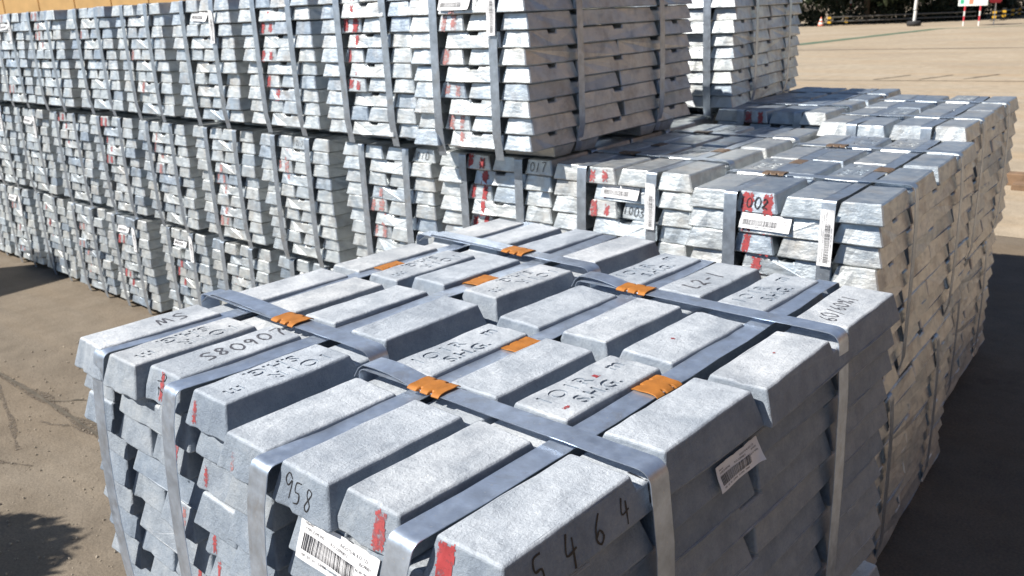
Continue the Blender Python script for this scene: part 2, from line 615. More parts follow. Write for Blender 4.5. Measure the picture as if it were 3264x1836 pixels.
def label_meshes():
    w, h = 0.125, 0.052
    bm = bmesh.new()
    nx, ny = 24, 8
    g = {}
    for i in range(nx + 1):
        for k in range(ny + 1):
            x, y = (i / nx - .5) * w, (k / ny - .5) * h
            if k == ny:
                y += 0.0005 * math.sin(i * 1.1) + 0.0004 * math.sin(i * 2.3)
            for t_ in (0, 1):
                g[(i, k, t_)] = bm.verts.new((x, y, 0.0006 * t_ + wrinkle(x, y)))
    for i in range(nx):
        for k in range(ny):
            bm.faces.new([g[(a, b, 1)] for a, b in ((i, k), (i + 1, k), (i + 1, k + 1), (i, k + 1))])
            bm.faces.new([g[(a, b, 0)] for a, b in ((i, k + 1), (i + 1, k + 1), (i + 1, k), (i, k))])
    for i in range(nx):
        bm.faces.new((g[(i, 0, 0)], g[(i + 1, 0, 0)], g[(i + 1, 0, 1)], g[(i, 0, 1)]))
        bm.faces.new((g[(i + 1, ny, 0)], g[(i, ny, 0)], g[(i, ny, 1)], g[(i + 1, ny, 1)]))
    for k in range(ny):
        bm.faces.new((g[(0, k + 1, 0)], g[(0, k, 0)], g[(0, k, 1)], g[(0, k + 1, 1)]))
        bm.faces.new((g[(nx, k, 0)], g[(nx, k + 1, 0)], g[(nx, k + 1, 1)], g[(nx, k, 1)]))
    paper = from_bm(bm, 'label', M['paper'], 60)
    rr = random.Random(11)
    bm = bmesh.new()
    x = -0.055
    while x < 0.030:
        bw = rr.choice((0.0006, 0.0006, 0.001, 0.0017))
        vs = [bm.verts.new(p) for p in ((x, -0.014, .0009), (x + bw, -0.014, .0009), (x + bw, 0.005, .0009), (x, 0.005, .0009))]
        bm.faces.new(vs)
        x += bw + rr.choice((0.0006, 0.0009, 0.0012))
    pr = from_bm(bm, 'print')
    bm = bmesh.new()
    bm.from_mesh(pr)
    for body, size, px, py in (('108   03   01   220908   3012050   09580', 0.0046, -0.054, -0.0205), ('TYPE:Zn99.995', 0.0050, -0.055, 0.0085), ('Name:', 0.0050, -0.055, 0.0150),
                               ('B.O.:22090812', 0.0050, -0.012, 0.0085), ('INGOTS:46', 0.0050, 0.004, 0.0150), ('ISO9001', 0.0050, 0.036, 0.0085), ('N.W.:958kg', 0.0050, 0.032, 0.0005), ('ILO.:122', 0.0050, 0.030, 0.0150)):
        tm = text_mesh(body, size)
        tm.transform(Matrix.Translation((px, py, 0.0009)))
        bm.from_mesh(tm)
    for v in bm.verts:
        v.co.z = 0.0010 + wrinkle(v.co.x, v.co.y)
    pr2 = from_bm(bm, 'print', M['ink'])
    return paper, pr2


LABEL, PRINT = label_meshes()

DIG = {
    '0': [[(.5, 1), (.15, .75), (.12, .3), (.45, 0), (.82, .25), (.85, .7), (.5, 1)]],
    '1': [[(.55, 1), (.45, .5), (.4, 0)]],
    '2': [[(.15, .8), (.45, 1), (.8, .75), (.5, .4), (.1, .05), (.5, .12), (.95, -.05)]],
    '3': [[(.15, .9), (.6, 1), (.7, .72), (.35, .52), (.8, .35), (.6, .02), (.1, .1)]],
    '4': [[(.35, 1), (.15, .4), (.9, .45)], [(.7, .8), (.6, -.1)]],
    '5': [[(.85, 1), (.3, .95), (.25, .55), (.75, .5), (.75, .1), (.2, 0)]],
    '6': [[(.7, 1), (.3, .6), (.2, .2), (.5, 0), (.8, .2), (.55, .45), (.25, .3)]],
    '7': [[(.1, .95), (.85, 1), (.55, .5), (.45, 0)]],
    '8': [[(.7, .9), (.35, .95), (.3, .65), (.75, .3), (.5, 0), (.2, .2), (.75, .75), (.7, .9)]],
    '9': [[(.8, .8), (.45, 1), (.2, .75), (.45, .5), (.8, .75), (.65, 0)]],
    '-': [[(.2, .5), (.8, .52)]],
    '/': [[(.85, 1.1), (.15, -.1)]],
    '%': [[(.2, .9), (.4, .7), (.2, .6), (.1, .8), (.2, .9)], [(.9, 1), (.1, 0)], [(.8, .3), (.9, .1), (.7, .05), (.7, .25), (.8, .3)]],
    'L': [[(.3, 1), (.2, .1), (.8, .05)]],
    'S': [[(.9, .85), (.5, 1), (.2, .75), (.7, .4), (.75, .15), (.2, .05)]],
    'm': [[(0, 0), (.2, .8), (.4, .1), (.6, .8), (.9, 0)]],
    ' ': [],
}


def smooth_line(p, n=4):
    out = []
    for i in range(len(p) - 1):
        a, b, c, d = p[max(0, i - 1)], p[i], p[i + 1], p[min(len(p) - 1, i + 2)]
        for k in range(n):
            t = k / n
            out.append(tuple(0.5 * ((2 * b[q]) + (-a[q] + c[q]) * t + (2 * a[q] - 5 * b[q] + 4 * c[q] - d[q]) * t * t + (-a[q] + 3 * b[q] - 3 * c[q] + d[q]) * t ** 3) for q in (0, 1)))
    out.append(p[-1])
    return out


def writing_mesh(s, size, pen, seed=0, slant=0.12, pitch=0.85):
    """hand-written strokes as a flat mesh in x,y centred on the origin"""
    rr = random.Random(seed)
    bm = bmesh.new()
    x0 = -len(s) * size * pitch * 0.55 / 1.0
    for ch in s:
        oy = rr.uniform(-.08, .08) * size
        sc = rr.uniform(0.85, 1.1)
        for st in DIG[ch]:
            pl = smooth_line([((px + slant * py) * 0.62 * size * sc + x0, (py - .5) * size * sc + oy) for px, py in st])
            prev = None
            for i, (px, py) in enumerate(pl):
                a = pl[max(0, i - 1)]
                b = pl[min(len(pl) - 1, i + 1)]
                d = Vector((b[0] - a[0], b[1] - a[1]))
                d = d.normalized() if d.length > 1e-9 else Vector((1, 0))
                w = pen * rr.uniform(0.7, 1.15) / 2
                q = (bm.verts.new((px - d.y * w, py + d.x * w, 0)), bm.verts.new((px + d.y * w, py - d.x * w, 0)))
                if prev:
                    bm.faces.new((prev[0], prev[1], q[1], q[0]))
                prev = q
        x0 += size * pitch * 0.62 + 0.2 * size
    return from_bm(bm, 'marker_writing')


def patch_mesh(w, h, seed, ragged=0.2):
    """paint patch as a fine grid with a ragged outline"""
    rr = random.Random(seed)
    nx, ny = max(4, int(w / 0.0016)), max(5, int(h / 0.0022))
    ph = [rr.uniform(0, 6.28) for _ in range(8)]
    bm = bmesh.new()
    g = {}
    for i in range(nx):
        for k in range(ny):
            x, y = (i + .5) / nx * 2 - 1, (k + .5) / ny * 2 - 1
            ex = 0.80 + ragged * (0.6 * math.sin(y * 5 + ph[0]) + 0.5 * math.sin(y * 13 + ph[1]) + rr.uniform(-.5, .5))
            ey = 0.88 + ragged * (0.7 * math.sin(x * 6 + ph[2]) + rr.uniform(-.5, .5))
            if abs(x) > ex or abs(y) > ey:
                continue
            q = []
            for a, b in ((i, k), (i + 1, k), (i + 1, k + 1), (i, k + 1)):
                if (a, b) not in g:
                    g[(a, b)] = bm.verts.new(((a / nx - .5) * w, (b / ny - .5) * h, 0))
                q.append(g[(a, b)])
            bm.faces.new(q)
    return from_bm(bm, 'paint_mark')


STRIPES = [patch_mesh(0.018, 0.050, 200 + i, 0.16) for i in range(6)] + [patch_mesh(0.016, 0.036, 210 + i, .25) for i in range(3)]
STR_RED, STR_PINK, STR_SOLID = [], [], []
for _m in STRIPES:
    for lst, key in ((STR_RED, 'red'), (STR_PINK, 'pink'), (STR_SOLID, 'redsolid')):
        c_ = _m.copy()
        c_.materials.append(M[key])
        lst.append(c_)


def drape(me, ing_mesh, fm, lift=0.0005):
    """lay a flat mesh onto the uneven skin of an ingot (fm: its frame in the ingot's space)"""
    bt = BVHTree.FromPolygons([v.co for v in ing_mesh.vertices], [p.vertices[:] for p in ing_mesh.polygons])
    N = fm.to_3x3() @ Vector((0, 0, 1))
    inv = fm.inverted()
    for v in me.vertices:
        p = fm @ v.co
        hit = bt.ray_cast(p + N * 0.02, -N, 0.05)
        if hit[0] is not None:
            v.co = inv @ (hit[0] + N * lift)


def face_frame(ing, face, u=0.0, v=0.0, off=0.0013, rot=0.0):
    """matrix in the ingot's own space for something lying on one of its faces"""
    L = ing['L_']
    TW_, TL_ = (TW, TL) if ing['near_'] else (TWF, TLF)
    if face == 'front':
        o = Vector((0, -L / 2 + TL_ / 2, H / 2))
        U, W = Vector((1, 0, 0)), Vector((0, TL_, H)).normalized()
    elif face == 'right':
        o = Vector((WB / 2 - TW_ / 2, 0, H / 2))
        U, W = Vector((0, 1, 0)), Vector((-TW_, 0, H)).normalized()
    elif face == 'left':
        o = Vector((-WB / 2 + TW_ / 2, 0, H / 2))
        U, W = Vector((0, -1, 0)), Vector((TW_, 0, H)).normalized()
    else:
        o = Vector((0, 0, H))
        U, W = Vector((0, 1, 0)), Vector((-1, 0, 0))
    N = U.cross(W)
    m = Matrix((U, W, N)).transposed().to_4x4()
    m.translation = o + U * u + W * v + N * off
    return m @ Matrix.Rotation(rot, 4, 'Z')


# ------------------------------------------------------------------ one strapped bundle
def build_bundle(label, loc, yaw, parts, seed, near=False, group=None, paint=None, labels=True, top_offsets=None, lettered=None, write=None,
                 strap_x=(0.117, 0.352), strap_y=(0.25, 0.752), buckles=None, jitter=1.0, straps=True, layers=None, feet=True, narrow=1.0):
    rr = random.Random(seed)
    root = bpy.data.objects.new('ingot_bundle', None)
    root.empty_display_size = 0.1
    COL.objects.link(root)
    root.location = loc
    root.rotation_euler = (0, 0, yaw)
    tag(root, label, 'ingot bundle', group)
    full, half, crs = (NEAR_FULL, NEAR_HALF, NEAR_X) if near else (FAR_FULL, FAR_HALF, FAR_X)
    ing = {}

    def put(key, me, x, y, z, rz, L, jx=0.0025, jy=0.006, js=1.0):
        o = bpy.data.objects.new('zinc_ingot', me)
        COL.objects.link(o)
        o.parent = root
        jy_ = jy * (3.2 if rr.random() < 0.10 else 1.0)
        if key in off:
            dx, dy, dr = off[key]
        else:
            dx, dy, dr = rr.uniform(-jx, jx) * jitter, rr.uniform(-jy_, jy_) * jitter, rr.gauss(0, 0.008) * jitter
        o.location = (x + dx, y + dy, z)
        o.rotation_euler = (rr.gauss(0, .004), rr.gauss(0, .004), rz + dr)
        o.scale = (rr.uniform(.965, 1.0) * js, rr.uniform(.985, 1.0), rr.uniform(.955, .995))
        o['L_'] = L
        o['near_'] = 1 if near else 0
        ing[key] = o
        return o

    off = top_offsets or {}
    lo, hi = layers if layers else (0, NL)
    lay_shift = [(rr.uniform(-.004, .004), rr.uniform(-.005, .005)) for _ in range(NL)]
    for k in range(lo, hi):
        z = FOOT + k * H
        sx, sy = lay_shift[k] if k < NL - 1 else (0, 0)
        if k % 2 == 1:
            for c in range(4):
                for j_ in range(2):
                    want = ('front' in parts and j_ == 0) or ('right' in parts and c == 3) or ('left' in parts and c == 0) or ('top' in parts and k == NL - 1) or 'all' in parts
                    if not want:
                        continue
                    me = rr.choice(full)
                    if k == NL - 1 and lettered and (c, j_) in lettered:
                        me = (NEAR_TXTR if lettered[(c, j_)] else NEAR_TXT) if near else FAR_TXT
                    put((k, c, j_), me, CX[c] + sx, 0.25 + 0.504 * j_ + sy, z, 0, LF, js=narrow if k == NL - 1 else 1.0)
        else:
            for c in (0, 3):
                for j_, (yc, me, L) in enumerate(((0.126, half, LH), (0.502, full, LF), (0.878, half, LH))):
                    if ('front' in parts and j_ == 0) or ('right' in parts and c == 3) or ('left' in parts and c == 0) or 'all' in parts:
                        put((k, c, j_), rr.choice(me), CX[c] + sx, yc + sy, z, 0, L)
            for i in range(8):
                if i == 0 and 'front' in parts or 'all' in parts or ('core' in parts and i in (1, 3)) or ('top' in parts and k == NL - 2):
                    put((k, 'x', i), rr.choice(crs), 0.2545 + sx, 0.058 + 0.1268 * i + sy, z, math.pi / 2, LX, 0.006, 0.004)
    if feet and lo == 0:
        for i, y in enumerate((0.185, 0.315, 0.69, 0.82)):
            if i > 1 and not ('right' in parts or 'all' in parts):
                continue
            o = bpy.data.objects.new('foot_ingot', rr.choice(full))
            COL.objects.link(o)
            o.parent = root
            o.location = (BW / 2 + rr.uniform(-.006, .006), y, FOOT - 0.001)
            o.rotation_euler = (math.pi, 0, math.pi / 2)
            o.scale = (0.98, 0.92, (FOOT - .001) / H)

    # steel straps and their seals
    smat = M['strap_near'] if near else M['strap']
    w = 0.0345 if near else 0.032
    st_objs = {}
    if straps:
        for i, x in enumerate(strap_x):
            me = ribbon_mesh('strap', s_strap_path(x, rr, TOPZ, 0.008 if near else 0.004, near), Vector((1, 0, 0)), w, 0.0011, smat)
            st_objs['s%d' % i] = new_obj('strap', me, root)
        if 'right' in parts or 'top' in parts or 'all' in parts:
            for i, y in enumerate(strap_y):
                me = ribbon_mesh('strap', c_strap_path(y, rr, TOPZ, 0.0022, near), Vector((0, 1, 0)), w, 0.0011, smat)
                st_objs['c%d' % i] = new_obj('strap', me, root)
    if buckles:
        bmesh_ = BUCKLE if near else BUCKLE_FAR
        for key, pos, rot in buckles:
            st = st_objs[key]
            if key[0] == 's':
                mt = Matrix.Translation((strap_x[int(key[1])], pos, TOPZ - (0.008 if near else 0.004))) @ Matrix.Rotation(math.pi / 2 + rot, 4, 'Z')
            else:
                mt = Matrix.Translation((pos, strap_y[int(key[1])], TOPZ + 0.0022)) @ Matrix.Rotation(rot, 4, 'Z')
            new_obj('buckle', bmesh_, st, mt)
    # paper labels
    if labels:
        lay = NL - 2
        key = (lay, 'x', 0)
        if key in ing and not near and (labels == 'both' or rr.random() < 0.40):
            o = ing[key]
            y = o.location.y - WB / 2 + TWF / 2
            mt = Matrix.Translation((o.location.x - 0.03 + rr.uniform(-.02, .02), y - 0.0045, o.location.z + 0.03)) @ Matrix.Rotation(math.radians(72), 4, 'X') @ Matrix.Rotation(rr.uniform(-.06, .06), 4, 'Z') @ Matrix.Diagonal((1.0, 0.72, 1, 1))
            lb = new_obj('label', LABEL, root, mt)
            new_obj('print', PRINT, lb, Matrix.Identity(4))
            mt = Matrix.Translation((strap_x[1] + 0.001, -0.0115, TOPZ - 0.085 + rr.uniform(-.03, .01))) @ Matrix.Rotation(math.radians(88), 4, 'X') @ Matrix.Rotation(math.pi / 2, 4, 'Z') @ Matrix.Diagonal((1.05, .62, 1, 1))
            lb = new_obj('label', LABEL, root, mt)
            new_obj('print', PRINT, lb, Matrix.Identity(4))
    # red paint stripes down one column
    if paint:
        for (xs_, lays, kind) in paint:
            lst = {'red': STR_RED, 'pink': STR_PINK, 'solid': STR_SOLID}[kind]
            for k in lays:
                for x in xs_:
                    for key, o in ing.items():
                        if key[0] != k or (key[1] == 'x' and key[2] != 0) or (key[1] != 'x' and key[2] != 0):
                            continue
                        cross = key[1] == 'x'
                        hw = LX / 2 - .02 if cross else WB / 2 - .024
                        if abs(o.location.x - x) > hw:
                            continue
                        du = x - o.location.x + rr.uniform(-.003, .003)
                        if cross:
                            fm = face_frame(o, 'left', u=du, v=rr.uniform(-.003, .003))
                        else:
                            fm = face_frame(o, 'front', u=du, v=rr.uniform(-.003, .003))
                        mt = fm @ Matrix.Rotation(rr.uniform(-.12, .12), 4, 'Z') @ Matrix.Diagonal((rr.uniform(1.0, 1.9), rr.uniform(.95, 1.08), 1, 1))
                        new_obj('paint_mark', rr.choice(lst), o, mt)
    # black marker writing
    if write:
        for key, s, face, size, u, v, rot, key_m, pen in write:
            if key not in ing:
                continue
            me = writing_mesh(s, size, pen, seed + len(s))
            me.materials.append(M[key_m])
            fm = face_frame(ing[key], face, u, v, 0.0, rot)
            drape(me, ing[key].data, fm, 0.0005 if near else 0.0022)
            new_obj('marker_writing', me, ing[key], fm)
    return root, ing, st_objs


# ------------------------------------------------------------------ ground
def ground():
    bm = bmesh.new()
    # one sheet, finer where it is close
    xs = [-400, -120, -60, -30, -15, -8, -5, -3.5, -2.5, -2, -1.5, -1, 0, 1, 2, 4, 8, 20, 60, 200, 400]
    ys = [-200, -60, -20, -8, -4, -2, -1, 0, .5, 1, 1.5, 2.5, 4, 6, 9, 13, 20, 30, 45, 70, 120, 400]
    g = [[bm.verts.new((x, y, 0)) for y in ys] for x in xs]
    for i in range(len(xs) - 1):
        for j in range(len(ys) - 1):
            bm.faces.new((g[i][j], g[i + 1][j], g[i + 1][j + 1], g[i][j + 1]))
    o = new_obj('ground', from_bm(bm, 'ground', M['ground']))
    tag(o, kind='structure')
    return o


GROUND = ground()


bm = bmesh.new()
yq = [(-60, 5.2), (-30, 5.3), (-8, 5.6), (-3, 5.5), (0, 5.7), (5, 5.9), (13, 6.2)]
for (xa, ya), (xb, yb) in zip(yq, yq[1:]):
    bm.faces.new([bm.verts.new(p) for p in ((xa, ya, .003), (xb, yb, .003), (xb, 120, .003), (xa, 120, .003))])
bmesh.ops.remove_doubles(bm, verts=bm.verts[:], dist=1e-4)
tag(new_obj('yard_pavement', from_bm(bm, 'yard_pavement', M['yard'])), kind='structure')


def strip(name, pts, width, z, material, parent, seed=0, rag=0.3):
    rr = random.Random(seed)
    bm = bmesh.new()
    prev = None
    for i, p in enumerate(pts):
        a, b = Vector(pts[max(0, i - 1)]), Vector(pts[min(len(pts) - 1, i + 1)])
        d = (b - a).normalized()
        n = Vector((-d.y, d.x))
        w = width / 2 * (1 + rr.uniform(-rag, rag))
        q = (bm.verts.new((p[0] + n.x * w, p[1] + n.y * w, z)), bm.verts.new((p[0] - n.x * w, p[1] - n.y * w, z)))
        if prev:
            bm.faces.new((prev[0], prev[1], q[1], q[0]))
        prev = q
    return new_obj(name, from_bm(bm, name, material), parent)


def crooked(a, b, n, amp, seed):
    rr = random.Random(seed)
    a, b = Vector(a), Vector(b)
    d = b - a
    nn = Vector((-d.y, d.x)).normalized()
    w = 0
    out = []
    for i in range(n + 1):
        w = w * 0.7 + rr.uniform(-amp, amp)
        p = a + d * (i / n) + nn * w
        out.append((p.x, p.y))
    return out


M['dirt'] = worn_paint('loose_dirt', (0.150, 0.120, 0.090), 0.54)
strip('joint_dirt', crooked((-9, 0.75), (-1.2, 0.73), 90, 0.010, 8), 0.042, 0.0035, M['dirt'], GROUND, 8, 0.7)
for i_ in range(7):
    r_ = random.Random(60 + i_)
    ax, ay, an = r_.uniform(-4.2, -1.2), r_.uniform(-0.2, 1.3), r_.uniform(-0.5, 0.5)
    ln = r_.uniform(0.25, 0.9)
    strip('scrape', crooked((ax, ay), (ax + ln * math.cos(an), ay + ln * math.sin(an)), 14, 0.008, 70 + i_), r_.uniform(0.008, 0.022), 0.0022 + 0.0001 * i_, M['dirt'], GROUND, 80 + i_, 0.8)
strip('slab_crack', crooked((-2.9, 0.73), (-2.1, 1.50), 26, 0.012, 9), 0.007, 0.0045, M['joint'], GROUND, 9, 0.7)
strip('slab_joint', crooked((-9, 0.74), (-1.2, 0.72), 60, 0.006, 1), 0.012, 0.004, M['joint'], GROUND, 1, 0.6)
strip('slab_joint', crooked((-3.4, 0.72), (-4.4, -3.0), 30, 0.006, 2), 0.010, 0.005, M['joint'], GROUND, 2, 0.6)
strip('slab_joint', crooked((-14, 24.9), (12, 29.6), 60, 0.02, 3), 0.16, 0.007, M['joint'], GROUND, 3, 0.3)
strip('slab_joint', crooked((-9, 15.6), (8, 18.4), 60, 0.02, 4), 0.05, 0.007, M['joint'], GROUND, 4, 0.5)
for i_, (ax, ay) in enumerate(((-5.1, 16.4), (-4.4, 16.6), (-3.7, 16.9))):
    strip('slab_crack', crooked((ax, ay), (ax + 0.30, ay + 1.1), 8, 0.02, 20 + i_), 0.05, 0.008, M['joint'], GROUND, 30 + i_, 0.5)
strip('painted_line', crooked((-12.3, 25.0), (-11.25, 40.5), 30, 0.01, 5), 0.55, 0.009, M['greenpaint'], GROUND, 5, 0.15)
strip('painted_line', crooked((-11.25, 40.5), (-6, 44.0), 20, 0.01, 6), 0.35, 0.009, M['greenpaint'], GROUND, 6, 0.2)


def gravel():
    rr = random.Random(5)
    bm = bmesh.new()
    for i in range(1600):
        x = rr.uniform(-3.6, -0.9)
        y = rr.uniform(-0.3, 1.5)
        s = rr.choice((0.002, 0.003, 0.003, 0.004, 0.006))
        r = bmesh.ops.create_icosphere(bm, subdivisions=1, radius=s)
        mt = Matrix.Translation((x, y, s * .3)) @ Euler((rr.random() * 6, rr.random() * 6, rr.random() * 6)).to_matrix().to_4x4() @ Matrix.Diagonal((1, rr.uniform(.6, 1), rr.uniform(.4, .8), 1))
        bmesh.ops.transform(bm, matrix=mt, verts=r['verts'])
    o = new_obj('gravel', from_bm(bm, 'gravel', simple('grit', (0.33, 0.28, 0.22), 0.9, 0, 30, 0.3)))
    tag(o, 'loose grit scattered on the dusty concrete', 'gravel', kind='stuff')


gravel()

# ------------------------------------------------------------------ bundles
ORD = ['first', 'second', 'third', 'fourth', 'fifth', 'sixth', 'seventh', 'eighth', 'ninth', 'tenth', 'eleventh', 'twelfth', 'thirteenth', 'fourteenth', 'fifteenth', 'sixteenth']
K = 1.2
FLx, FLy = 0.0178, 0.014     # base corner -> corner of the top face
NTOP = 1.05

# the two frosted bundles in front
offR = {(9, 0, 0): (-.003, 0, -.006), (9, 0, 1): (0, -.005, -.03), (9, 1, 0): (-.001, 0, .002), (9, 1, 1): (.0045, -.003, -.017), (9, 2, 0): (-.0067, .0045, -.015),
        (9, 2, 1): (.004, -.008, -.018), (9, 3, 0): (.0, .006, -.012), (9, 3, 1): (.012, -.012, .012)}
rootR, ingR, stR = build_bundle('frosted zinc ingot bundle nearest the camera, black 958 and red paint on its front', (-FLx, -FLy, NTOP - TOPZ), 0.0, {'all'}, 101, near=True,
    group='frosted bundles in front', top_offsets=offR, lettered={(0, 0): 0, (2, 0): 0, (0, 1): 0, (2, 1): 0}, strap_x=(0.114, 0.352), strap_y=(0.252, 0.748), jitter=0.9,
    buckles=[('c0', 0.133, 0.03), ('c1', 0.118, 0.02), ('s0', 0.448, 0.02), ('s1', 0.442, -0.03)],
    write=[((9, 1, 0), '958', 'front', 0.028, 0.004, 0.0, 0, 'marker', 0.0017), ((9, 3, 0), '5 4 6 4 1', 'right', 0.032, -0.070, 0.0, 0.02, 'marker', 0.0028),
           ((9, 1, 1), 'L2-1', 'top', 0.036, 0.13, 0.0, 0.0, 'marker_grey', 0.0045), ((9, 3, 1), '60/60%1', 'top', 0.026, 0.13, 0.004, math.pi / 2 - 1.5, 'marker_grey', 0.003)])
offL = {(9, 0, 0): (.022, -.012, 0.0), (9, 0, 1): (.020, -.018, -.01), (9, 1, 0): (.012, -.014, .02), (9, 1, 1): (.010, -.016, -.01), (9, 2, 0): (-.005, .004, .012),
        (9, 2, 1): (-.005, .008, -.02), (9, 3, 0): (-.006, .002, .016), (9, 3, 1): (-.008, .014, -.02)}
rootL, ingL, stL = build_bundle('frosted zinc ingot bundle left of the nearest one, grey 80907 written on top', (-0.4183 * K - FLx, 0.0359 * K - FLy, NTOP + 0.006 - TOPZ), -0.017, {'all'}, 102, near=True,
    group='frosted bundles in front', top_offsets=offL, narrow=0.95, lettered={(1, 0): 1, (3, 0): 1, (1, 1): 1, (3, 1): 1}, strap_x=(0.124, 0.346), strap_y=(0.252, 0.768), jitter=0.9,
    buckles=[('c0', 0.262, 0.03), ('c1', 0.287, -0.04), ('s0', 0.565, 0.0), ('s1', 0.600, 0.05)],
    write=[((9, 2, 0), 'S80907', 'top', 0.034, -0.085, 0.0, 0.0, 'marker_grey', 0.0042), ((9, 0, 0), 'mS', 'top', 0.040, -0.09, 0.0, 0.0, 'marker_grey', 0.004),
           ((9, 2, 0), '92', 'front', 0.026, 0.0, 0.0, -1.2, 'marker', 0.0018)])


def patch(o, face, u, v, w, h, seed, mkey, rot=0.0, rag=0.2):
    me = patch_mesh(w, h, seed, rag)
    me.materials.append(M[mkey])
    fm = face_frame(o, face, u, v, 0.0, rot)
    drape(me, o.data, fm)
    new_obj('paint_mark', me, o, fm)


patch(ingR[(9, 2, 0)], 'front', 0.018, 0.0, 0.021, 0.047, 301, 'red', 0, 0.12)
patch(ingR[(9, 3, 0)], 'front', -0.026, 0.0, 0.026, 0.049, 302, 'redsolid', 0, 0.07)
patch(ingR[(9, 2, 0)], 'top', 0.160, 0.010, 0.010, 0.010, 303, 'redsolid')
patch(ingR[(9, 2, 0)], 'top', 0.060, -0.020, 0.012, 0.006, 306, 'redsolid')
patch(ingR[(9, 3, 1)], 'top', -0.12, 0.004, 0.005, 0.004, 304, 'redsolid')
patch(ingR[(9, 2, 1)], 'top', -0.16, 0.004, 0.006, 0.007, 305, 'redsolid')
patch(ingR[(9, 0, 0)], 'front', -0.020, -0.008, 0.009, 0.026, 307, 'pink')
for k_, du, dv, mk in ((9, 0.000, 0.002, 'red'), (8, 0.048, 0.0, 'pink'), (7, 0.016, -.006, 'red'), (5, 0.02, 0.0, 'pink'), (3, 0.02, 0, 'red')):
    o_ = ingL[(k_, 2, 0)] if k_ % 2 else ingL[(k_, 'x', 0)]
    patch(o_, 'front' if k_ % 2 else 'left', du, dv, 0.013, 0.044, 310 + k_, mk)
for k_ in (9, 7, 5, 4):
    o_ = ingL[(k_, 3, 0)]
    patch(o_, 'front', -0.030, -.004, 0.009, 0.032, 330 + k_, 'red', 0.1)


# loose strap tails beside the seals of the cross straps
def tail(st, y, xb, length, rise, seed):
    pts = []
    for i in range(13):
        t = i / 12
        pts.append((xb - t * length, y + 0.002 * math.sin(t * 3), TOPZ + 0.0038 + rise * math.sin(t * math.pi * 0.8) - 0.020 * max(0, t - 0.88) / 0.12))
    me = ribbon_mesh('strap_tail', pts, Vector((0, 1, 0)), 0.0345, 0.0011, M['strap_near'])
    new_obj('strap_tail', me, st)


tail(stR['c0'], 0.250, 0.111, 0.122, 0.006, 1)
tail(stR['c1'], 0.747, 0.096, 0.107, 0.008, 2)
tail(stL['c0'], 0.252, 0.240, 0.240, 0.003, 3)
tail(stL['c1'], 0.770, 0.265, 0.262, 0.002, 4)
# paper labels on the front bundle
o_ = ingR[(8, 'x', 0)]
lb = new_obj('label', LABEL, rootR, Matrix.Translation((0.232, o_.location.y - WB / 2 + TW / 2 - 0.002, o_.location.z + 0.020)) @ Matrix.Rotation(math.radians(74), 4, 'X') @ Matrix.Rotation(-0.05, 4, 'Z') @ Matrix.Diagonal((1.05, 1.0, 1, 1)))
new_obj('print', PRINT, lb, Matrix.Identity(4))
lb = new_obj('label', LABEL, rootR, Matrix.Translation((BW - 0.002, 0.440, TOPZ - 0.078)) @ Matrix.Rotation(math.radians(90), 4, 'Z') @ Matrix.Rotation(math.radians(72), 4, 'X') @ Matrix.Diagonal((0.85, 0.62, 1, 1)))
new_obj('print', PRINT, lb, Matrix.Identity(4))
# the bundles that carry them
build_bundle('lower ingot bundle under the nearest frosted bundle', (-FLx + 0.022, -FLy + 0.01, -0.022), 0.01, {'front', 'right', 'left', 'core'}, 103, near=True, labels=False)
build_bundle('lower ingot bundle under the left frosted bundle', (-0.4183 * K - FLx + 0.005, 0.0359 * K - FLy, -0.022), -0.01, {'front', 'left', 'right', 'core'}, 104, near=True, labels=False)

# the long row behind: columns from the right
rows_x = [-0.157, -0.633, -1.046, -1.475, -1.945]
while len(rows_x) < 16:
    rows_x.append(rows_x[-1] - 0.452)
row_y = [1.190, 1.328, 1.325, 1.320, 1.318] + [1.325] * 11
PAINT_MID = {0: [((.155, .205), [9, 8, 7], 'solid'), ((.185,), [6, 5], 'solid')], 1: [((.150, .195), [9, 7, 8], 'red')], 2: [((.148, .195), [9, 8, 7, 6, 5, 4], 'solid')], 3: [((.150, .195), [6, 5, 4, 3], 'pink')],
             4: [((.150, .190), [8, 7, 6], 'pink')], 5: [((.15, .2), [6, 5, 4, 2, 1], 'pink')], 6: [((.14, .19), [8, 7, 6, 5], 'pink')], 7: [((.15, .2), [9, 7, 6, 5], 'red')], 8: [((.15, .2), [9, 8, 6], 'red')]}
PAINT_UP = {2: [((.150, .195), [9, 8, 7, 5, 3, 2, 1, 0], 'pink')], 3: [((.145, .195), [9, 8, 7, 6], 'solid'), ((.15, .19), [5, 4, 3], 'red')], 4: [((.15, .2), [8, 7, 5, 3, 2], 'red')], 5: [((.15,), [6, 4, 2], 'pink')],
            7: [((.15,), [7, 4], 'pink')], 8: [((.15, .2), [9, 8, 7, 6], 'pink')]}
WR_MID = {0: [((9, 1, 0), '1002', 'front', 0.027, 0.006, 0.0, 0, 'marker', 0.0030)], 1: [((7, 2, 0), '1003', 'front', 0.026, 0.0, 0.0, 0, 'marker', 0.0024)],
          2: [((9, 3, 0), '1017', 'front', 0.030, 0.0, 0.0, 0, 'marker', 0.0024)], 3: [((9, 3, 0), '1010', 'front', 0.028, 0.0, 0.0, 0, 'marker', 0.0022)], 4: [((9, 2, 0), '1010', 'front', 0.026, 0, 0, 0, 'marker', 0.0022)]}
WR_UP = {2: [((8, 'x', 0), '1017', 'left', 0.030, 0.02, 0.0, 0, 'marker', 0.0022)], 8: [((5, 2, 0), '11', 'front', 0.03, 0, 0, 0, 'marker', 0.003)]}
T2 = TOPZ - 0.002
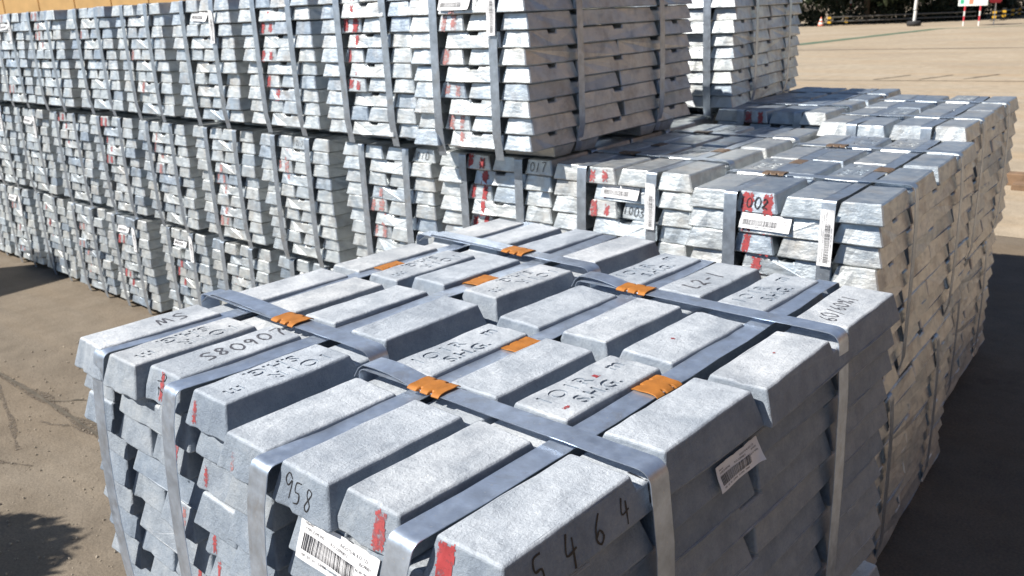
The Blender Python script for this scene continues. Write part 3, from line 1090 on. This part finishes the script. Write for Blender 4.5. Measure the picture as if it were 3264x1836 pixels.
LOOK = {0: 'shiny zinc ingot bundle reading 1002 over red paint, right end of long back row', 1: 'shiny ingot bundle marked 1003, white labels, between the 1002 and 1017 bundles',
        2: 'shiny ingot bundle reading 1017 with red streaks, shaded by the bundle above', 3: 'shiny ingot bundle marked 1010, just left of the red-streaked 1017 one'}
for i, x in enumerate(rows_x):
    rr = random.Random(900 + i)
    X = x * K - FLx
    Y = row_y[i] * K - FLy
    yaw = (0.075, 0.05, 0.06, 0.03, 0.0)[i] if i < 5 else rr.uniform(-.01, .02)
    pos = ORD[i] + ' stack from right, long back row' if i else 'rightmost stack, long back row'
    far = i > 9
    # bottom tier
    pr = {'front'} | ({'all'} if i == 0 else set())
    build_bundle('shiny zinc ingot bundle, bottom tier, %s' % pos, (X + rr.uniform(-.015, .015) + (-0.02 if i == 0 else 0), Y + rr.uniform(-.015, .02), 0.0), yaw * (0.95 if i == 0 else 0.6) + rr.uniform(-.006, .006), pr, 1000 + i,
                 group='bundles of the long back row', paint=[((.15, .2), [rr.randrange(9) for _ in range(4)], rr.choice(('pink', 'red', 'pink')))] if i > 4 else None, labels=i > 3)
    # middle tier
    pr = {'front'} | ({'all'} if i == 0 else {'top'} if i < 3 else set())
    lab = LOOK[i] if i in LOOK else 'shiny zinc ingot bundle, middle tier, %s' % pos
    let = {(0, 0): 0, (2, 0): 0, (1, 1): 0, (2, 1): 0} if i < 3 else None
    bk = [('s0', 0.46, 0), ('s1', 0.43, 0), ('c0', 0.13, 0), ('c1', 0.13, 0)] if i < 2 else None
    build_bundle(lab, (X, Y, T2 + (0.012 if i == 0 else 0.0)), yaw, pr, 1100 + i, group='bundles of the long back row', paint=PAINT_MID.get(i), write=WR_MID.get(i), lettered=let, buckles=bk, labels='both' if i < 2 else i != 2)
    # upper tier
    if i >= 2:
        dx, dy, dw = (-1.254 - X, 1.470 - Y, 0.05) if i == 2 else (rr.uniform(-.02, .02), rr.uniform(-.05, -.01), yaw)
        pr = {'front', 'top'} | ({'right'} if i == 2 else set())
        lab = ('shiny zinc ingot bundle at the right end of the upper tier, brown shaded side' if i == 2 else 'shiny zinc ingot bundle, upper tier, %s' % pos)
        build_bundle(lab, (X + dx, Y + dy, 2 * T2 + 0.008), dw, pr, 1200 + i, group='bundles of the long back row', paint=PAINT_UP.get(i, [((.15, .2), [rr.randrange(10) for _ in range(3)], 'pink')]), write=WR_UP.get(i), labels=True)

# second row behind, seen past the right end
def root_from_fr(fr, yw):
    return (fr[0] - math.cos(yw) * BW, fr[1] - math.sin(yw) * BW)


SECOND = [((0.136, 2.541), 0.080, 0.036, 'shiny zinc ingot bundle behind the 1002 one, right end of the second row', {'front', 'right', 'top'}),
          ((-0.430, 2.840), 0.065, 0.026, 'shiny zinc ingot bundle in the second row, half in the upper bundle\'s shadow', {'front', 'top'}),
          ((-0.940, 2.640), 0.060, -0.014, 'shiny zinc ingot bundle in the second row, under the rear upper bundle', {'front', 'top'})]
for i, (fr_, yw, dz, txt, pr) in enumerate(SECOND):
    X, Y = root_from_fr(fr_, yw)
    build_bundle(txt, (X, Y, T2 + dz), yw, pr, 1300 + i, group='bundles of the second row', paint=[((.15, .2), [9], 'red')] if i == 1 else None, lettered={(1, 0): 0, (2, 1): 0}, labels=False)
    if i < 2:
        build_bundle('shiny zinc ingot bundle, bottom one of the %s stack in the second row' % ('rightmost' if i == 0 else 'next'), (X - 0.02, Y + .01, dz * 0.6), yw, {'right', 'front'} if i == 0 else {'front'}, 1310 + i, group='bundles of the second row', labels=False)
X, Y = root_from_fr((-0.852, 2.874), 0.165)
build_bundle('shiny zinc ingot bundle on the upper tier of the second row', (X, Y, 2 * T2 - 0.012), 0.165, {'front', 'right', 'top'}, 1320, group='bundles of the second row', labels=False)

# ------------------------------------------------------------------ things far behind on the yard
M['leaf'] = simple('leaves', (0.034, 0.052, 0.022), 0.6, 0, 3, 0.45, 0.0)
M['leaf2'] = simple('dark_leaves', (0.022, 0.034, 0.017), 0.6, 0, 3, 0.45, 0.0)
M['bark'] = simple('bark', (0.11, 0.085, 0.06), 0.9, 0, 9, 0.3, 0.6, 0.02)
M['yellow'] = simple('yellow_paint', (0.72, 0.42, 0.03), 0.5, 0, 10, 0.1)
M['black'] = simple('black_paint', (0.02, 0.02, 0.02), 0.6, 0, 10, 0.2)
M['white'] = simple('white_paint', (0.78, 0.78, 0.76), 0.5, 0, 10, 0.06)
M['redp'] = simple('red_sign_paint', (0.62, 0.05, 0.07), 0.45, 0, 10, 0.1)
M['steel'] = simple('dull_steel', (0.20, 0.20, 0.19), 0.5, 0.6, 12, 0.15)
M['rubber'] = simple('tyre_rubber', (0.03, 0.03, 0.032), 0.85, 0, 15, 0.3, 0.4, 0.01)
M['board'] = simple('pale_board', (0.55, 0.74, 0.72), 0.45, 0, 6, 0.05)
M['greenp'] = simple('green_print', (0.04, 0.36, 0.20), 0.5, 0, 6, 0.1)
M['orangep'] = simple('orange_print', (0.70, 0.20, 0.12), 0.5, 0, 6, 0.1)
M['conc'] = simple('grey_concrete', (0.33, 0.32, 0.30), 0.9, 0, 6, 0.2, 0.4, 0.01)
M['wood'] = simple('weathered_timber', (0.22, 0.14, 0.085), 0.85, 0, 8, 0.3, 0.4, 0.006)


def leaf_mesh(name, n, fr, seed, size, material):
    """many small leaf quads spread through a set of overlapping clumps"""
    rr = random.Random(seed)
    verts, faces = [], []
    for i in range(n):
        c, r = rr.choice(fr)
        d = Vector((rr.gauss(0, 1), rr.gauss(0, 1), rr.gauss(0, 1))).normalized() * (r * rr.random() ** 0.45)
        p = Vector(c) + d
        if p.z < 0.03:
            p.z = 0.03 + rr.random() * .1
        e = Euler((rr.uniform(0, 6.3), rr.uniform(0, 6.3), rr.uniform(0, 6.3))).to_matrix()
        s = size * rr.uniform(0.6, 1.4)
        b = len(verts)
        for u, v in ((-1, 0), (0, -.45), (1, 0), (0, .45)):
            verts.append(p + e @ Vector((u * s, v * s, 0)))
        faces.append((b, b + 1, b + 2, b + 3))
    me = bpy.data.meshes.new(name)
    me.from_pydata(verts, [], faces)
    me.materials.append(material)
    return me


def tree(x, y, h, r, label, seed):
    rr = random.Random(seed)
    root = bpy.data.objects.new('tree', None)
    COL.objects.link(root)
    root.location = (x, y, 0)
    tag(root, label, 'tree', 'trees along the far edge of the yard')
    bm = bmesh.new()
    p = Vector((0, 0, -0.1))
    rad = 0.16 * h / 7
    pts = []
    for i in range(6):
        q = p + Vector((rr.uniform(-.1, .1), rr.uniform(-.1, .1), h * 0.12))
        bm_cyl(bm, p, q, rad, rad * 0.86, 10)
        rad *= 0.86
        p = q
        pts.append(q)
    for q in pts[2:]:
        for _ in range(3):
            a = rr.uniform(0, 6.28)
            e = q + Vector((math.cos(a) * r * .6, math.sin(a) * r * .6, h * rr.uniform(.08, .2)))
            bm_cyl(bm, q, e, rad * 0.6, rad * 0.2, 6)
    new_obj('trunk', from_bm(bm, 'trunk', M['bark'], 40), root)
    fr = []
    for _ in range(26):
        a = rr.uniform(0, 6.28)
        d = r * math.sqrt(rr.random())
        z = rr.uniform(0.24, 0.95) * h
        k = 1 - abs(z / h - 0.55) * 1.1
        fr.append(((math.cos(a) * d * k, math.sin(a) * d * k - 0.4, z), rr.uniform(.26, .46) * r))
    new_obj('crown', leaf_mesh('crown', 8000, fr, seed, 0.21, M['leaf']), root)
    return root


def shrub(x, y, w, h, label, seed):
    rr = random.Random(seed)
    root = bpy.data.objects.new('shrub', None)
    COL.objects.link(root)
    root.location = (x, y, 0)
    tag(root, label, 'shrub', 'shrubs under the far trees')
    fr = [((rr.uniform(-w, w) * .6, rr.uniform(-w, w) * .35, rr.uniform(.15, .8) * h), rr.uniform(.25, .45) * h) for _ in range(12)]
    new_obj('foliage', leaf_mesh('foliage', 1500, fr, seed, 0.085, M['leaf2']), root)
    bm = bmesh.new()
    for _ in range(5):
        bm_cyl(bm, (rr.uniform(-.2, .2), rr.uniform(-.1, .1), -.05), (rr.uniform(-.6, .6) * w, rr.uniform(-.2, .2), h * .6), 0.025, 0.012, 6)
    new_obj('stem', from_bm(bm, 'stem', M['bark']), root)


TX = [(-21.8, 47.6), (-19.6, 50.6), (-17.7, 49.8), (-16.1, 52.6), (-14.0, 52.2), (-12.6, 56.0), (-13.2, 60.5), (-11.5, 66.0), (-17.8, 55.5), (-21.0, 54.0), (-15.0, 58.5)]
for i, (x, y) in enumerate(TX):
    tree(x, y, 7.0 + (i % 3) * 0.8, 3.3 + (i % 2) * .4, 'dark leafy tree behind the yard, %s along the row from the left' % ORD[i], 600 + i)
SX = [(-20.2, 48.2), (-18.7, 49.3), (-17.3, 50.3), (-16.2, 51.1), (-15.0, 51.7), (-13.9, 52.5), (-13.3, 54.0), (-12.7, 56.4), (-12.5, 58.6), (-12.2, 61.0), (-18.0, 51.6), (-15.6, 53.6), (-13.9, 55.6)]
for i, (x, y) in enumerate(SX):
    shrub(x, y, 1.3, 1.15 + (i % 4) * .2, 'dark shrub in the shade of the far trees, %s from the left' % ORD[i], 700 + i)


def banded(parent, name, p0, p1, r, bands, mats_):
    p0, p1 = Vector(p0), Vector(p1)
    for i in range(bands):
        bm = bmesh.new()
        a, b = p0.lerp(p1, i / bands), p0.lerp(p1, (i + 1) / bands)
        bm_cyl(bm, a, b, r, r, 12)
        new_obj(name, from_bm(bm, name, mats_[i % len(mats_)], 40), parent)


def thing(name, label, cat, loc, rz=0, group=None):
    o = bpy.data.objects.new(name, None)
    COL.objects.link(o)
    o.location = loc
    o.rotation_euler = (0, 0, rz)
    return tag(o, label, cat, group)


def guard_post(x, y, label, group):
    t = thing('guard_post', label, 'post', (x, y, 0), 0.3, group)
    bm = bmesh.new()
    bm_box(bm, (0, 0, 0.07), (0.10, 0.10, 0.14))
    bm_box(bm, (0, 0, 0.012), (0.34, 0.30, 0.024))
    new_obj('foot', from_bm(bm, 'foot', M['black']), t)
    for k in range(4):
        bm = bmesh.new()
        bm_box(bm, (0, 0, 0.14 + 0.055 + k * 0.11), (0.17, 0.13, 0.11))
        new_obj('band', from_bm(bm, 'band', M['yellow' if k % 2 == 0 else 'black']), t)


def rail(a, b, label):
    a, b = Vector((*a, 0)), Vector((*b, 0))
    t = thing('guard_rail', label, 'guard rail', a)
    d = b - a
    for z in (0.22, 0.44):
        bm = bmesh.new()
        bm_cyl(bm, (0, 0, z), Vector((d.x, d.y, z)), 0.035, 0.035, 8)
        new_obj('rail', from_bm(bm, 'rail', M['steel'], 40), t)


guard_post(-18.47, 46.65, 'yellow and black guard post beside the small striped cone', 'guard posts')
guard_post(-18.05, 47.9, 'yellow and black guard post left of the red-white pole', 'guard posts')
rail((-18.6, 46.75), (-12.6, 51.3), 'low steel rail in front of the dark shrubs')
for i, (x, y) in enumerate(((-11.28, 49.5), (-11.23, 51.1), (-11.42, 53.6), (-11.53, 55.5))):
    guard_post(x, y, 'yellow and black guard post by the red sign, %s from it' % ORD[i], 'guard posts')
rail((-11.28, 49.5), (-11.7, 58.5), 'low steel rail running back from the red sign')

t = thing('traffic_cone', 'small orange and white cone beside the left guard post', 'cone', (-18.85, 46.5, 0))
for k in range(5):
    bm = bmesh.new()
    bm_cyl(bm, (0, 0, .03 + k * .09), (0, 0, .12 + k * .09), 0.16 - k * .027, 0.133 - k * .027, 14)
    new_obj('band', from_bm(bm, 'band', M['orangep' if k % 2 == 0 else 'white'], 40), t)
bm = bmesh.new()
bm_box(bm, (0, 0, 0.015), (0.4, 0.4, 0.03))
new_obj('base', from_bm(bm, 'base', M['black']), t)

t = thing('warning_pole', 'red and white pole with round red top by the left guard posts', 'pole', (-18.57, 49.7, 0))
banded(t, 'band', (0, 0, 0), (0, 0, 1.6), 0.05, 6, [M['white'], M['redp']])
bm = bmesh.new()
bm_cyl(bm, (0, -0.07, 1.72), (0, -0.04, 1.72), 0.26, 0.26, 20)
new_obj('sign_disc', from_bm(bm, 'sign_disc', M['redp'], 40), t)

t = thing('barrier_pole', 'tall white pole standing in a dark tyre base on the yard', 'pole', (-13.43, 44.33, 0))
bm = bmesh.new()
ns, nm = 24, 10
ring = [[bm.verts.new((math.cos(a) * (0.23 + 0.10 * math.cos(b)), math.sin(a) * (0.23 + 0.10 * math.cos(b)), 0.125 + 0.125 * math.sin(b))) for b in [2 * math.pi * k / nm for k in range(nm)]] for a in [2 * math.pi * i / ns for i in range(ns)]]
for i in range(ns):
    for k in range(nm):
        bm.faces.new((ring[i][k], ring[(i + 1) % ns][k], ring[(i + 1) % ns][(k + 1) % nm], ring[i][(k + 1) % nm]))
new_obj('tyre', from_bm(bm, 'tyre', M['rubber'], 60), t)
bm = bmesh.new()
bm_cyl(bm, (0, 0, 0), (0, 0, 0.17), 0.2, 0.18, 18)
new_obj('concrete_fill', from_bm(bm, 'concrete_fill', M['conc'], 40), t)
zz = 0.15
for k, (dz, mk) in enumerate(((0.55, 'white'), (0.03, 'black'), (0.55, 'white'), (0.03, 'black'), (0.9, 'white'), (0.2, 'redp'))):
    bm = bmesh.new()
    bm_cyl(bm, (0, 0, zz), (0.02, 0, zz + dz), 0.07, 0.07, 12)
    new_obj('pole_section', from_bm(bm, 'pole_section', M[mk], 40), t)
    zz += dz

rzb = -0.30
t = thing('notice_board', 'pale notice board with green and red panels on red-white legs', 'notice board', (-10.66, 43.25, 0), rzb)
for sx in (-0.36, 0.36):
    banded(t, 'leg', (sx, 0, 0), (sx, 0, 0.85), 0.035, 4, [M['white'], M['redp']])
bm = bmesh.new()
bm_box(bm, (0, -0.02, 1.5), (1.36, 0.05, 1.3))
bmesh.ops.bevel(bm, geom=bm.edges[:], offset=0.012, segments=1, affect='EDGES')
brd = new_obj('board', from_bm(bm, 'board', M['white']), t)
bm = bmesh.new()
bm_box(bm, (0, -0.050, 1.5), (1.26, 0.006, 1.2))
new_obj('panel', from_bm(bm, 'panel', M['board']), brd)
for cx, cz, w_, h_, mk in ((-0.48, 1.04, 0.16, 0.18, 'greenp'), (-0.06, 1.30, 0.20, 0.75, 'orangep')):
    bm = bmesh.new()
    bm_box(bm, (cx, -0.056, cz), (w_, 0.004, h_))
    new_obj('printed_block', from_bm(bm, 'printed_block', M[mk]), brd)

t = thing('red_sign', 'small square red sign with white writing on a thin post', 'sign', (-9.94, 43.99, 0), rzb)
bm = bmesh.new()
bm_cyl(bm, (0, 0.02, 0), (0, 0.02, 1.5), 0.022, 0.022, 10)
new_obj('post', from_bm(bm, 'post', M['white'], 40), t)
bm = bmesh.new()
bm_box(bm, (0, -0.02, 1.22), (0.56, 0.04, 0.56))
bmesh.ops.bevel(bm, geom=[e for e in bm.edges if abs(e.verts[0].co.y - e.verts[1].co.y) > .01], offset=0.06, segments=3, affect='EDGES')
pl = new_obj('plate', from_bm(bm, 'plate', M['redp']), t)
for q, (cz, w_) in enumerate(((1.28, 0.34), (1.17, 0.36))):
    bm = bmesh.new()
    for k in range(4):
        bm_box(bm, (-w_ / 2 + (k + .5) * w_ / 4, -0.043, cz), (w_ / 4 * .7, 0.004, 0.05))
    new_obj('white_mark', from_bm(bm, 'white_mark', M['white']), pl)

# timber lying on the yard past the right end
t = thing('timber_beam', 'brown timber beam lying on the ground past the right-hand stack', 'beam', (-0.66, 7.45, 0), 0.06)
bm = bmesh.new()
bm_box(bm, (0.6, 0, 0.05), (1.5, 0.12, 0.10))
bmesh.ops.bevel(bm, geom=bm.edges[:], offset=0.008, segments=1, affect='EDGES')
new_obj('plank', from_bm(bm, 'plank', M['wood']), t)
bm = bmesh.new()
bm_box(bm, (0.62, -0.17, 0.025), (1.35, 0.16, 0.05))
bmesh.ops.bevel(bm, geom=bm.edges[:], offset=0.006, segments=1, affect='EDGES')
new_obj('plank', from_bm(bm, 'plank', M['wood']), t)


# ------------------------------------------------------------------ ochre shed, and a brown one added for its bounce light
def shed(name, label, origin, rz, length, depth, height, color, seed, panel=1.2):
    """long storage shed: ribbed wall panels, roof, doors, windows high up"""
    rr = random.Random(seed)
    t = thing(name, label, 'building', (*origin, 0), rz)
    wm = simple(name + '_wall', color, 0.8, 0, 1.5, 0.12, 0.15, 0.01)
    rm = simple(name + '_roof', (0.22, 0.24, 0.26), 0.6, 0.3, 1.5, 0.15)
    gm = simple(name + '_glass', (0.05, 0.06, 0.07), 0.15, 0, 2, 0.1)
    bm = bmesh.new()
    bm_box(bm, (length / 2, depth / 2, height / 2), (length, depth, height))
    new_obj('wall', from_bm(bm, 'wall', wm), t)
    bm = bmesh.new()
    bm_box(bm, (panel / 2 - 0.02, -0.03, height / 2), (panel - 0.05, 0.06, height - 0.1))
    pm = from_bm(bm, 'wall_panel', wm)
    for k in range(int(length / panel)):
        new_obj('wall_panel', pm, t, Matrix.Translation((k * panel, 0, 0)))
    bm = bmesh.new()
    bm_box(bm, (length / 2, depth / 2 - .2, height + 0.15), (length + .8, depth + 1.0, 0.3))
    new_obj('roof', from_bm(bm, 'roof', rm), t)
    for k in range(int(length / (panel * 5))):
        x = panel * (5 * k + 2.5)
        bm = bmesh.new()
        bm_box(bm, (x, -0.09, height - 1.3), (1.6, 0.08, 0.9))
        w = new_obj('window', from_bm(bm, 'window', M['white']), t)
        bm = bmesh.new()
        bm_box(bm, (x, -0.135, height - 1.3), (1.44, 0.02, 0.74))
        new_obj('pane', from_bm(bm, 'pane', gm), w)
    return t


shed('added_bounce_shed', 'unseen brown shed added right of the yard to colour the reflections', (13.0, -4.0), math.radians(90), 50.0, 9.0, 11.0, (0.25, 0.15, 0.085), 1)  # unseen wall added so the side faces reflect brown instead of sky
bpy.data.objects['added_bounce_shed'].rotation_euler = (0, 0, math.radians(90))
bpy.data.objects['added_bounce_shed'].scale = (1, -1, 1)
shed('ochre_shed', 'ochre panelled building rising behind the far left stacks', (-45.9, 8.74), math.radians(28), 22.4, 8.0, 6.5, (0.62, 0.40, 0.17), 2, 1.6)

# made-up bush and blocks out of the frame, added to cast shadows into it
t = thing('shadow_bush', 'unseen leafy bush in a pot, added to cast the lower-left shadow', 'shadow caster', (-2.40, -0.92, 0))
bm = bmesh.new()
bm_cyl(bm, (0, 0, 0), (0, 0, 0.45), 0.20, 0.27, 20)
bm_cyl(bm, (0, 0, 0.45), (0, 0, 0.50), 0.29, 0.29, 20)
new_obj('pot', from_bm(bm, 'pot', M['conc'], 40), t)
rr = random.Random(44)
fr_ = [((rr.uniform(-.22, .22), rr.uniform(-.22, .22), rr.uniform(.62, 1.08)), rr.uniform(.20, .27)) for _ in range(14)]
new_obj('foliage', leaf_mesh('foliage', 14000, fr_, 45, 0.036, M['leaf']), t)
bm = bmesh.new()
for _ in range(6):
    bm_cyl(bm, (rr.uniform(-.06, .06), rr.uniform(-.06, .06), .45), (rr.uniform(-.2, .2), rr.uniform(-.2, .2), 1.0), 0.014, 0.006, 6)
new_obj('stem', from_bm(bm, 'stem', M['bark']), t)
for k, lab in enumerate(('lower unseen concrete block added to cast the far-left ground shadow', 'upper unseen concrete block added to cast the far-left ground shadow')):  # added out of view only to throw a shadow band before the row
    bm = bmesh.new()
    bm_box(bm, (0, 0, 0.3), (0.52, 1.0, 0.595))
    bmesh.ops.bevel(bm, geom=bm.edges[:], offset=0.02, segments=2, affect='EDGES')
    o = new_obj('shadow_block', from_bm(bm, 'shadow_block', M['conc']))
    o.location = (-5.72, 0.15, 0.6 * k)
    o.rotation_euler = (0, 0, 0.1 + 0.02 * k)
    tag(o, lab, 'concrete block', 'added shadow blocks')
